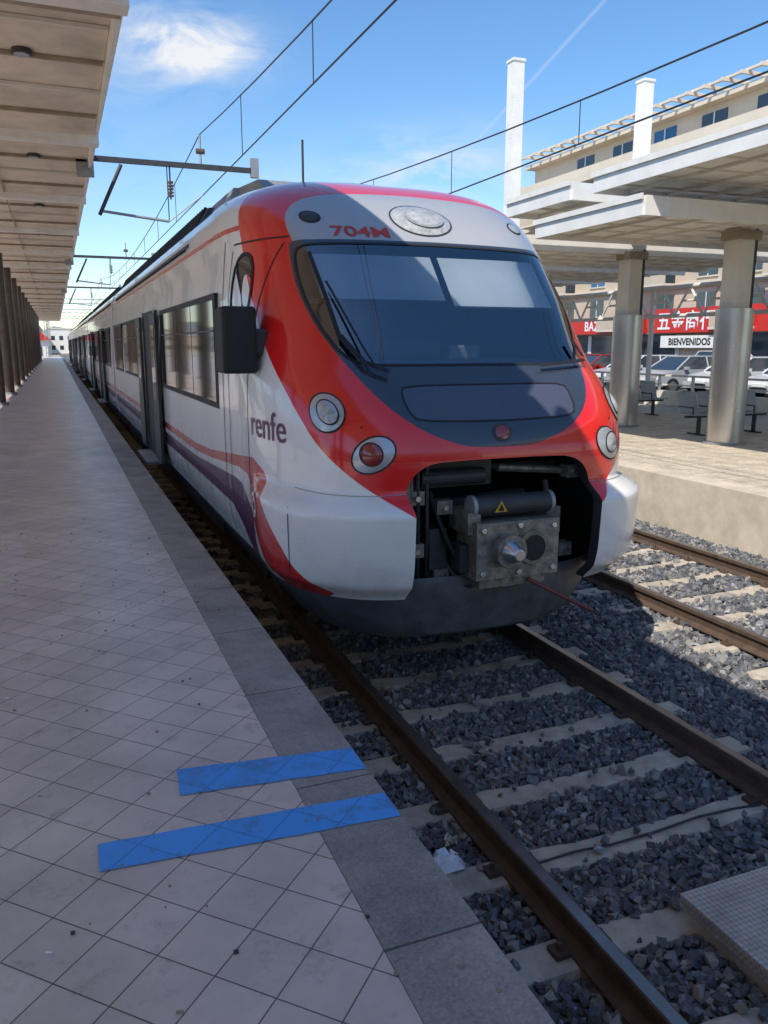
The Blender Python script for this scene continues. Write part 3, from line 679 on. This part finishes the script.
# coupler bay
b=MB()
b.box(TC-.95,TC+.95,6.1,6.15,.5,1.95,'black'); b.box(TC-1.0,TC-.95,4.98,6.15,.8,1.95,'black'); b.box(TC+.95,TC+1.0,4.98,6.15,.8,1.95,'black'); b.box(TC-.95,TC+.95,5.0,6.15,1.85,1.9,'black')
b.build('coupler_bay',train)
b=MB()
b.box(2.60,3.27,4.74,5.05,.86,1.27,'grimesteel'); b.box(2.56,2.66,4.8,5.1,1.18,1.34,'grimesteel'); b.box(2.66,3.2,4.8,5.1,.78,.88,'grimesteel')
b.box(2.53,2.6,4.85,5.0,.9,1.1,'dark'); b.box(3.27,3.34,4.85,5.0,1.0,1.2,'dark')
b.tube((2.84,4.74,1.07),(2.84,4.66,1.07),.12,'grimesteel',28); b.tube((2.84,4.66,1.07),(2.84,4.56,1.07),.085,'alu',28,r2=.04)
b.tube((3.05,4.745,1.07),(3.05,4.715,1.07),.125,'grimesteel',28); b.tube((3.05,4.72,1.07),(3.05,4.712,1.07),.095,'black',28)
for x,zz_ in((2.65,.91),(3.22,.91),(2.65,1.22),(3.22,1.22),(2.94,.9),(2.94,1.24)): b.tube((x,4.745,zz_),(x,4.72,zz_),.022,'alu',8)
b.tube((2.62,4.86,1.37),(3.24,4.86,1.37),.075,'dark',24); b.tube((2.60,4.86,1.37),(2.63,4.86,1.37),.082,'galv',24); b.tube((3.23,4.86,1.37),(3.26,4.86,1.37),.082,'galv',24)
b.box(2.8,3.05,5.05,6.1,.95,1.2,'dark')
b.box(3.3,3.42,4.95,5.4,1.1,1.3,'grimesteel'); b.box(2.36,2.5,5.0,5.5,.9,1.2,'dark')
b.build('coupler_head',train,bevel=.008,smooth=True)
b=MB(); b.add([(2.76,4.782,1.335),(2.86,4.782,1.335),(2.81,4.779,1.415)],[(0,1,2)],'yellow'); b.add([(2.785,4.777,1.343),(2.835,4.777,1.343),(2.81,4.775,1.395)],[(0,1,2)],'black')
b.build('warning_triangle',train)
b=MB()
b.box(2.28,2.9,5.1,5.5,1.48,1.66,'dark'); b.tube((2.3,5.05,1.56),(2.8,5.05,1.56),.06,'dark',16); b.tube((2.95,5.1,1.6),(3.5,5.1,1.55),.03,'grimesteel',10)
for x in(2.22,2.27,2.34): b.path([(x,5.02,1.7),(x,5.0,1.2),(x+.03,5.07,.75)],.016,'grimesteel' if x<2.25 else 'dark')
b.box(2.14,2.2,4.98,5.05,.75,1.65,'grimesteel')
for (x,zz_) in((2.2,1.38),(2.2,1.0),(3.5,1.5),(3.45,.9),(2.42,1.3),(2.4,.8)): b.box(x,x+.12,5.0,5.1,zz_,zz_+.1,'grimesteel'); b.tube((x+.06,5.0,zz_+.05),(x+.06,4.97,zz_+.05),.02,'alu',8)
def hose(p0,p1,sag,r,m):
    p0=Vector(p0);p1=Vector(p1); pts=[]
    for i in range(13):
        t=i/12; p=p0.lerp(p1,t); p.z-=sag*4*t*(1-t); p.y-=.1*math.sin(math.pi*t); pts.append(p)
    b.path(pts,r,m,8)
hose((2.4,5.1,1.45),(2.62,4.95,1.0),.18,.02,'black'); hose((3.3,5.0,1.5),(3.45,5.2,.8),.1,.022,'dark'); hose((2.3,5.2,1.2),(3.4,5.3,1.3),.3,.018,'dark'); hose((2.5,5.05,.95),(2.75,5.0,.85),.12,.02,'dark'); hose((3.2,4.95,1.3),(3.5,5.1,1.25),.15,.015,'galv')
b.tube((3.05,4.8,.82),(3.42,4.5,.62),.016,'reddish',8)
b.tube((2.5,5.3,1.3),(3.3,5.3,1.35),.05,'dark',12)
b.build('bay_pipework',train)
b=MB(); vs=[];fs=[]; ring=[(.86,1.36,1.42,6.35),(.80,1.37,1.44,6.35),(.60,1.28,1.38,6.33),(.40,1.14,1.28,6.3),(.36,1.10,1.22,6.3)]; n=60
for (z,wx,d,yb_) in ring:
    vs.append((TC-wx,9.0,z))
    for i in range(n+1):
        t=-math.pi/2+math.pi*i/n; vs.append((TC+wx*math.copysign(abs(math.sin(t))**.6,t),yb_-d*math.cos(t)**.8 if math.cos(t)>0 else yb_,z))
    vs.append((TC+wx,9.0,z))
k=n+3
for i in range(len(ring)-1):
    for j in range(k-1): fs.append((i*k+j,i*k+j+1,(i+1)*k+j+1,(i+1)*k+j))
b.add(vs,fs,mat('valance_grey',(.11,.112,.115),.4,var=.4,scale=6,bump=.1)); b.build('plough_valance',train,smooth=True)
b=MB()
for (y0,y1) in [(9.0,21.6)]+ranges[1:]:
    b.box(TC-1.2,TC+1.2,y0,y1,.35,.8,'dark')
    b.box(TC-1.1,TC+1.1,y1-1.6,y1+1.6,.15,.5,'dark')
for yc in(8.4,21.9,39.5,57):
    for dy in(-1.15,1.15):
        for sg in(-1,1): b.tube((TC+sg*.80,yc+dy,.43),(TC+sg*.93,yc+dy,.43),.43,'railside',28); b.tube((TC+sg*.93,yc+dy,.43),(TC+sg*1.15,yc+dy,.43),.14,'dark',16)
    for sg in(-1,1): b.box(TC+sg*1.05-.08,TC+sg*1.05+.08,yc-1.5,yc+1.5,.35,.6,'dark')
b.build('underframe_and_bogies',train)

# ------------------------------------------------------------------ LEFT CANOPY
cp=empty('platform_canopy')
b=MB(); y=8.6-5.5*4; XL=-4.5
while y<112:
    y1=y+5.5; zn=5.88; zf=5.60
    def tb(x0,x1,ya,yb,za,zb,th,m):
        b.add([(x0,ya,za),(x1,ya,za),(x1,yb,zb),(x0,yb,zb),(x0,ya,za+th),(x1,ya,za+th),(x1,yb,zb+th),(x0,yb,zb+th)],[(0,3,2,1),(4,5,6,7),(0,1,5,4),(1,2,6,5),(2,3,7,6),(3,0,4,7)],m)
    tb(XL,.80,y+.28,y1-.30,zn,zf,.08,'canopyL')
    for k in range(1,5):
        yy=y+.28+k*.98; zz_=zn+(zf-zn)*(k*.98)/4.92; b.box(XL+.1,.78,yy,yy+.05,zz_-.05,zz_-.006,'cream' if k%2 else 'canopyBr')
    b.box(XL,.86,y1-.30,y1-.05,5.48,5.72,'fascia'); b.box(XL,.83,y1-.045,y1+.28,5.56,5.98,'canopyBr')
    b.box(.805,.86,y+.285,y1-.305,5.62,5.98,'fascia'); b.box(XL-.06,XL-.005,y+.28,y1-.3,5.5,5.98,'fascia')
    for xx in(-3.0,-.75): b.box(xx,xx+.03,y+.3,y1-.32,5.585,5.6,'canopyBr')
    for xx in(-.1,-2.3): b.tube((xx,y+2.2,5.72),(xx,y+2.2,5.78),.11,'dark',18); b.tube((xx,y+2.2,5.715),(xx,y+2.2,5.719),.085,'lens',18)
    y=y1
b.build('roof',cp)
b=MB(); 
for i in range(-3,16):
    yy=25.7-5.5*2+5.5*i
    for X in(-1.6,-4.2): b.tube((X,yy,.78),(X,yy,5.6),.17,'brown',20); b.tube((X,yy,.78),(X,yy,.86),.24,'galv',20)
b.build('columns',cp,smooth=True)

# ------------------------------------------------------------------ RIGHT CANOPY
cr_=empty('platform_canopy')
b=MB()
def rslab(y0,y1,zb,x0=8.85,x1=17.5):
    b.box(x0,x1,y0,y1,zb+.10,zb+.26,'fascia')
    b.box(x0-.02,x1,y0-.05,y0,zb,zb+.30,'white'); b.box(x0-.02,x1,y1,y1+.05,zb,zb+.30,'white'); b.box(x0-.06,x0-.021,y0,y1,zb,zb+.30,'white'); b.box(x0-.10,x0-.062,y0-.03,y1+.03,zb+.24,zb+.33,'fascia')
    x=x0+.7
    while x<x1: b.box(x,x+.05,y0+.02,y1-.02,zb+.05,zb+.098,'cream'); x+=.8
    yy=y0+.75
    while yy<y1: b.box(x0+.1,x1,yy,yy+.03,zb+.07,zb+.097,'cream'); yy+=.75
zh=CAMZ+2.56; zl=CAMZ+2.02
rslab(-6,4.0,zh); rslab(4.3,12.2,zh); rslab(12.9,15.1,zh); 
rslab(10.9,14.0,zl); 
for i in range(14): rslab(15.6+i*4.0,18.6+i*4.0,zl-.0); 
for i in range(13): rslab(18.9+i*4,20.2+i*4,zh-.1)
b.build('roof',cr_)
b=MB()
for (X,Y) in((12.0,12.0),(12.4,15.6),(12.2,4.0),(12.2,-3),(12.4,24),(12.4,32),(12.4,40),(12.4,50)):
    b.tube((X,Y,.6),(X,Y,3.15),.34,'steel',40); b.tube((X,Y,.6),(X,Y,.64),.4,'galv',40); b.box(X-.20,X+.14,Y-.2,Y+.2,3.1,zl+.1,'cream'); b.box(X+.142,X+.23,Y-.18,Y+.18,3.1,zl+.1,'dark')
    b.box(X-.26,X+.26,Y-.24,Y+.24,zl-.12,zl+.05,'canopyBr')
b.build('columns',cr_,smooth=True)
b=MB(); b.box(12.26,12.52,15.36,15.62,zl+.3,CAMZ+5.6,'white'); b.box(9.38,9.64,16.0,16.26,3,CAMZ+5.85,'white'); b.box(12.24,12.54,15.34,15.64,CAMZ+5.6,CAMZ+5.65,'fascia'); b.box(9.36,9.66,15.98,16.28,CAMZ+5.85,CAMZ+5.9,'fascia')
b.build('masts',cr_)
b=MB()
X=17.6
b.tube((X,8,3.35),(X,60,3.35),.06,'white'); b.tube((X,8,4.2),(X,60,4.2),.06,'white'); y=8
while y<60: b.tube((X,y,3.35),(X,y+.6,4.2),.04,'white',6); b.tube((X,y+.6,4.2),(X,y+1.2,3.35),.04,'white',6); b.tube((X,y+.3,3.78),(X,y+.9,3.78),.035,'white',6); y+=1.2
y=9
while y<60: b.tube((X,y,.6),(X,y,4.2),.08,'white',12); y+=6
b.build('lattice_truss')
b=MB(); b.box(18.0,18.2,6,70,.6,1.05,'white'); y=6
while y<70: b.box(18.06,18.14,y,y+.06,1.05,1.5,'white'); y+=1.5
b.box(18.05,18.15,6,70,1.5,1.56,'white'); b.box(18.07,18.13,6,70,1.22,1.26,'white'); b.build('low_fence')
def bench(X,Y):
    b=MB()
    for i in range(4):
        x=X+i*.56
        b.box(x,x+.5,Y,Y+.42,1.03,1.06,'galv'); b.add([(x,Y+.42,1.05),(x+.5,Y+.42,1.05),(x+.5,Y+.56,1.5),(x,Y+.56,1.5),(x,Y+.45,1.05),(x+.5,Y+.45,1.05),(x+.5,Y+.59,1.5),(x,Y+.59,1.5)],[(0,1,2,3),(4,5,6,7),(0,1,5,4),(3,2,6,7),(0,3,7,4),(1,2,6,5)],'galv')
        b.tube((x-.03,Y+.02,1.2),(x-.03,Y+.45,1.2),.015,'dark'); b.tube((x-.03,Y+.02,1.05),(x-.03,Y+.02,1.2),.015,'dark')
    b.box(X-.05,X+2.2,Y+.18,Y+.25,.97,1.02,'dark')
    for x in(X+.3,X+1.85): b.box(x,x+.06,Y+.18,Y+.25,.6,.98,'dark'); b.box(x,x+.06,Y,Y+.5,.6,.63,'dark')
    b.build('metal_bench')
bench(12.25,13.1); bench(13.2,17.5)

# ------------------------------------------------------------------ cars
def car(X,Y,rotz,col,suv=0):
    paint=mat('car_paint',col,.3,var=.05,coat=.8); b=MB(); W=.88
    prof=[(-2.1,.35),(-2.15,.6),(-2.05,.78),(-1.2,.93),(-.9,.95),(1.75,.98),(2.05,.92),(2.12,.6),(2.08,.33)]
    def loft(ws):
        vs=[];n=len(prof)
        for (y,dz) in ws:
            for (p,q) in prof: vs.append((p*(1-.02*abs(dz)),y,q))
        fs=[]
        for i in range(len(ws)-1):
            for j in range(n): fs.append((i*n+j,i*n+(j+1)%n,(i+1)*n+(j+1)%n,(i+1)*n+j))
        fs+=[tuple(range(n)),tuple(range((len(ws)-1)*n,len(ws)*n))]; b.add(vs,fs,paint)
    loft([(-W,1.5),(-W+.08,0),(W-.08,0),(W,1.5)])
    lo=[(-1.15,-.8,.94),(1.95,-.8,.96),(1.95,.8,.96),(-1.15,.8,.94)]; hi=[(-.35,-.62,1.43+suv),(1.45,-.62,1.43+suv),(1.45,.62,1.43+suv),(-.35,.62,1.43+suv)]
    b.add(lo+hi,[(0,1,5,4),(1,2,6,5),(2,3,7,6),(3,0,4,7)],'glassd')
    b.box(-.38,1.48,-.64,.64,1.425+suv,1.47+suv,paint)
    for i in range(4): b.tube(lo[i],hi[i],.035,paint,6)
    for s in(-1,1): b.tube((.5,s*.81,.95),(.5,s*.63,1.43+suv),.03,paint,6)
    for x in(-1.35,1.3):
        for s in(-1,1): b.tube((x,s*.7,.32),(x,s*.89,.32),.32,'tyre',20); b.tube((x,s*.89,.32),(x,s*.9,.32),.19,'alu',14)
    for s in(-1,1):
        b.box(-2.16,-2.0,s*.68-.14,s*.68+.14,.62,.74,'bezel'); b.box(2.04,2.13,s*.7-.1,s*.7+.1,.7,.85,'lensred'); b.box(-.85,-.7,s*.95-.08,s*.95+.08,.95,1.07,paint)
    b.box(-2.17,-2.1,-.35,.35,.42,.52,'black'); b.box(-2.165,-2.1,-.26,.26,.54,.64,'whitetxt')
    b.build('parked_car',bevel=.03,mtx=Matrix.Translation((X,Y,.59))@Matrix.Rotation(rotz,4,'Z'))
car(23.5,31.5,.0,(.40,.02,.02)); car(23.5,28.6,0,(.62,.64,.66)); car(23.3,25.7,0.03,(.40,.41,.43)); car(23.6,22.9,0,(.7,.7,.7)); car(23.4,20.0,0,(.65,.66,.66),.1); car(23.5,34.5,0,(.1,.1,.12)); car(30,30,math.pi/2,(.6,.6,.6),.15); car(30,22,math.pi/2,(.1,.12,.3))

# ------------------------------------------------------------------ apartment building
bd=empty('apartment_building')
b=MB(); X0=40; Y0=-10; Y1=66; zb=.585
b.box(X0,X0+16,Y0,Y1,zb,15.2,'beige')
b.box(X0+.6,X0+16,Y0,Y1-1,15.2,17.6,'beige2'); b.box(X0+4,X0+12,5,50,17.6,19.4,'beige')
for st in range(4):
    z0=3.6+st*3.0
    b.box(X0-.25,X0-.001,Y0,Y1+.2,z0-.35,z0,'beige2')
    y=Y0+1; k=0
    while y<Y1-3:
        if (k+st)%3!=0:
            b.box(X0-.03,X0+.01,y,y+1.7,z0+.35,z0+2.3,'glassd' if (k*7+st*3)%5 else 'blueglass'); b.box(X0-.05,X0-.031,y+.82,y+.88,z0+.35,z0+2.3,'white')
            b.box(X0-.1,X0,y-.1,y+1.8,z0+.25,z0+.34,'beige2')
        else:
            b.box(X0-1.3,X0-.26,y-.4,y+3.0,z0-.15,z0,'beige2'); b.box(X0-1.3,X0-1.2,y-.4,y+3.0,z0+.001,z0+1.0,'beige'); b.box(X0-.03,X0+.01,y,y+2.4,z0+.05,z0+2.3,'glassd')
        y+=3.9; k+=1
b.box(X0-1.1,X0+.59,Y0,Y1+.1,14.9,15.19,'beige2'); b.box(X0-1.1,X0-.95,Y0,Y1+.1,15.195,15.9,'beige2')
y=Y0+2; k=0
while y<Y1-5: b.box(X0+.55,X0+.61,y,y+2.2,15.4,17.2,'glassd' if k%4 else 'blueglass'); b.box(X0+.52,X0+.549,y+1.05,y+1.15,15.4,17.2,'white'); y+=4.6; k+=1
b.box(X0-.2,X0+16.4,Y0,Y1-.6,17.602,17.9,'beige2')
y=Y0+.5; k=0
while y<Y1-1:
    b.box(X0-1.1,X0+3.4,y,y+.16,18.25,18.45,'beige2')
    if k%5==0: b.box(X0-.15,X0+.05,y,y+.2,17.9,18.25,'beige2')
    y+=1.5; k+=1
b.box(X0-.6,X0-.4,Y0,Y1,18.452,18.6,'beige2')
b.box(X0-.5,X0-.26,55.8,59.0,11.0,14.6,'blueglass'); b.box(X0-.56,X0-.2,55.5,55.8,10.8,14.8,'beige2'); b.box(X0-.56,X0-.2,59,59.3,10.8,14.8,'beige2')
b.build('facade',bd)
b=MB()
y=Y0; cols=['glassd','glassd','beige2','glassd']; k=0
while y<Y1-2: b.box(X0-.06,X0-.0,y,y+4.6,zb,3.2,cols[k%4]); b.box(X0-.12,X0-.061,y+4.6,y+5.0,zb,3.2,'white'); y+=5; k+=1
b.build('shopfronts',bd)
def sign(y0,y1,z0,z1,m,body,tm,size,name='shop_sign'):
    b=MB(); b.box(X0-1.0,X0-.6,y0,y1,z0,z1,m); b.box(X0-.6,X0-.13,y0+.3,y0+.5,z0+.2,z0+.4,'dark'); b.box(X0-.6,X0-.13,y1-.5,y1-.3,z0+.2,z0+.4,'dark')
    v,f=text_mesh(body,size,0,.02)
    if v:
        w0=(max(p[0] for p in v)+min(p[0] for p in v))/2; h0=(max(p[1] for p in v)+min(p[1] for p in v))/2
        b.add([(X0-1.01,(y0+y1)/2-(p[0]-w0),(z0+z1)/2+p[1]-h0) for p in v],f,tm)
    b.build(name)
sign(39.5,47,3.3,4.9,'red','五金商行','whitetxt',1.35); sign(26,38.5,3.3,4.9,'red','ORIENTAL','whitetxt',1.3); sign(47.5,58,3.3,4.5,'red','BAZAR','whitetxt',1.0); sign(40,45.5,2.3,3.1,'white','BIENVENIDOS','black',.62); sign(10,22,3.3,4.6,'red','MERCADO','whitetxt',1.1)
def tree(X,Y,h,r):
    b=MB(); b.tube((X,Y,.5),(X+.1,Y,.5+h*.45),.16,'bark',10,r2=.1)
    cl=[]
    for i in range(9):
        a=random.uniform(0,6.28); rr=random.uniform(.2,1)*r; c=Vector((X+rr*math.cos(a),Y+rr*math.sin(a),.5+h*random.uniform(.55,.95))); cl.append(c); b.tube((X+.1,Y,.5+h*.42),c,.05,'bark',6,r2=.015)
    vs=[];fs=[]
    for c in cl:
        for k in range(230):
            d=Vector((random.gauss(0,1),random.gauss(0,1),random.gauss(0,.8)))*r*.27; p=c+d; u=Vector((random.gauss(0,1),random.gauss(0,1),random.gauss(0,1))).normalized(); v=u.orthogonal().normalized(); s_=.13
            o=len(vs); vs+=[p+u*s_,p+v*s_*.6,p-u*s_,p-v*s_*.6]; fs.append((o,o+1,o+2,o+3))
    b.add(vs,fs,'leaf'); b.build('street_tree')
tree(34,25.5,3.8,1.3); tree(33.5,12,5,1.7)

# ------------------------------------------------------------------ catenary
b=MB()
def wire(X,z,r=.011,y0=-12,y1=200): b.tube((X,y0,z),(X,y1,z),r,'wire',6)
wire(TC,CAMZ+2.8); wire(6.37,CAMZ+2.5)
def mess(X,z0,zc,ys,r=.011):
    for a,c in zip(ys[:-1],ys[1:]):
        pts=[]
        for i in range(17):
            t=i/16; pts.append((X,a+(c-a)*t,z0-(z0-zc)*4*t*(1-t)))
        b.path(pts,r,'wire',6)
mess(TC,CAMZ+3.9,CAMZ+3.15,[-20,16.4,52,88,124,160]); mess(6.37,CAMZ+3.6,CAMZ+2.9,[-16,20,56,92,128])
for X,zc,z0,zm,ys in((TC,CAMZ+2.8,CAMZ+3.9,CAMZ+3.15,[-20,16.4,52,88]),(6.37,CAMZ+2.5,CAMZ+3.6,CAMZ+2.9,[-16,20,56,92])):
    for a,c in zip(ys[:-1],ys[1:]):
        for i in range(1,10):
            t=i/10; b.tube((X,a+(c-a)*t,zc),(X,a+(c-a)*t,z0-(z0-zm)*4*t*(1-t)),.007,'wire',5)
b.build('catenary_wires')
def cantilever(Y):
    b=MB(); z=CAMZ
    b.box(.8,3.9,Y-.04,Y+.04,z+3.28,z+3.37,'dark'); b.box(3.8,3.95,Y-.06,Y+.06,z+3.2,z+3.55,'galv')
    b.box(.6,.9,Y-.06,Y+.06,z+3.0,z+3.5,'galv')
    b.tube((.95,Y,z+2.35),(1.38,Y,z+3.25),.035,'dark'); b.tube((1.0,Y,z+2.42),(2.2,Y,z+2.3),.025,'galv'); b.tube((2.2,Y,z+2.3),(TC,Y-.1,z+2.8),.012,'galv'); b.tube((2.2,Y,z+2.3),(2.2,Y,z+3.3),.01,'wire')
    for i in range(5): b.tube((2.25,Y,z+2.75+i*.06),(2.25,Y,z+2.78+i*.06),.06,'brown',12)
    b.tube((2.25,Y,z+3.28),(2.25,Y,z+2.7),.015,'dark'); b.tube((TC,Y,z+3.9),(TC,Y,z+3.37),.02,'galv'); b.tube((TC-.08,Y,z+3.6),(TC+.08,Y,z+3.6),.05,'brown')
    b.build('catenary_cantilever')
cantilever(16.4); cantilever(34); cantilever(52)
def portal(Y):
    b=MB()
    for X in(-1.0,11):
        for d in(-.2,.2): b.tube((X+d,Y,0),(X+d,Y,9),.05,'galv')
        for i in range(12): b.tube((X-.2,Y,.5+i*.7),(X+.2,Y,1.2+i*.7),.025,'galv',5)
    for d in(0,.6): b.tube((-1,Y,8.2+d),(11,Y,8.2+d),.05,'galv')
    for i in range(12): b.tube((-1+i,Y,8.2),(-.5+i,Y,8.8),.025,'galv',5); b.tube((-.5+i,Y,8.8),(i,Y,8.2),.025,'galv',5)
    b.build('catenary_portal')
for Y in(124,160,196): portal(Y)

# ------------------------------------------------------------------ distance
b=MB(); b.box(-6,-1,128,134,-.3,3.2,'white'); b.prism([(-6.6,3.2),(-.4,3.2),(-2,4.4),(-5,4.4)],'y',127.5,134.5,'red'); b.box(-4.6,-3.6,127.9,128,0.2,2.3,'glassd'); b.box(-3,-1.8,127.9,128,1.0,2.3,'glassd'); b.build('signal_cabin')
b=MB(); b.box(-40,-16.2,-30,260,-.3,.5,'rplat'); b.build('pavement')
def block(x0,x1,y0,y1,h,m):
    b=MB(); b.box(x0,x1,y0,y1,-.3,h,m)
    ns=max(1,int(h/3.2))
    for s in range(ns):
        z=.9+s*3.2
        x=x0+1
        while x<x1-1.5: b.box(x,x+1.2,y0-.04,y0+.01,z,z+1.4,'glassd'); x+=2.6
        y=y0+1
        while y<y1-1.5:
            b.box(x0-.04,x0+.01,y,y+1.2,z,z+1.4,'glassd'); b.box(x1-.01,x1+.04,y,y+1.2,z,z+1.4,'glassd'); y+=3.2
    b.box(x0-.2,x1+.2,y0-.2,y1+.2,h+.001,h+.4,'beige2'); b.build('distant_building')
for i in range(16):
    x=-120+i*17+random.uniform(-3,3); block(x,x+random.uniform(9,14),250+random.uniform(0,60),330,random.uniform(5,11),random.choice(['beige','beige2','white']))
block(-45,-32,10,60,8,'beige2'); block(-45,-32,70,130,7,'beige2'); block(-45,-32,-60,0,8,'beige2')
b=MB(); vs=[];fs=[]; n=80
for i in range(n+1):
    x=-1600+3200*i/n; h=45+35*math.sin(i*.31)+22*math.sin(i*.83+1)+12*math.sin(i*1.9); vs+=[(x,2400,-2),(x,2450,max(8,h))]
for i in range(n): fs.append((2*i,2*i+2,2*i+3,2*i+1))
b.add(vs,fs,'hill'); b.build('hills')
st=empty('station_building'); b=MB(); b.box(-20,24,-44,-34,-.3,10,'beige2'); b.box(-20,24,-34.0,-30,6.0,6.4,'fascia')
for i in range(11): b.box(-19+i*4,-16+i*4,-33.97,-33.9,1,5.5,'glassd'); b.box(-19.6+i*4,-19.2+i*4,-31,-30.6,.5,6,'white')
b.build('hall',st)
b=MB(); b.box(-16,19,-34,-18.001,-.3,.59,'rplat'); b.build('concourse_paving')
print('done')
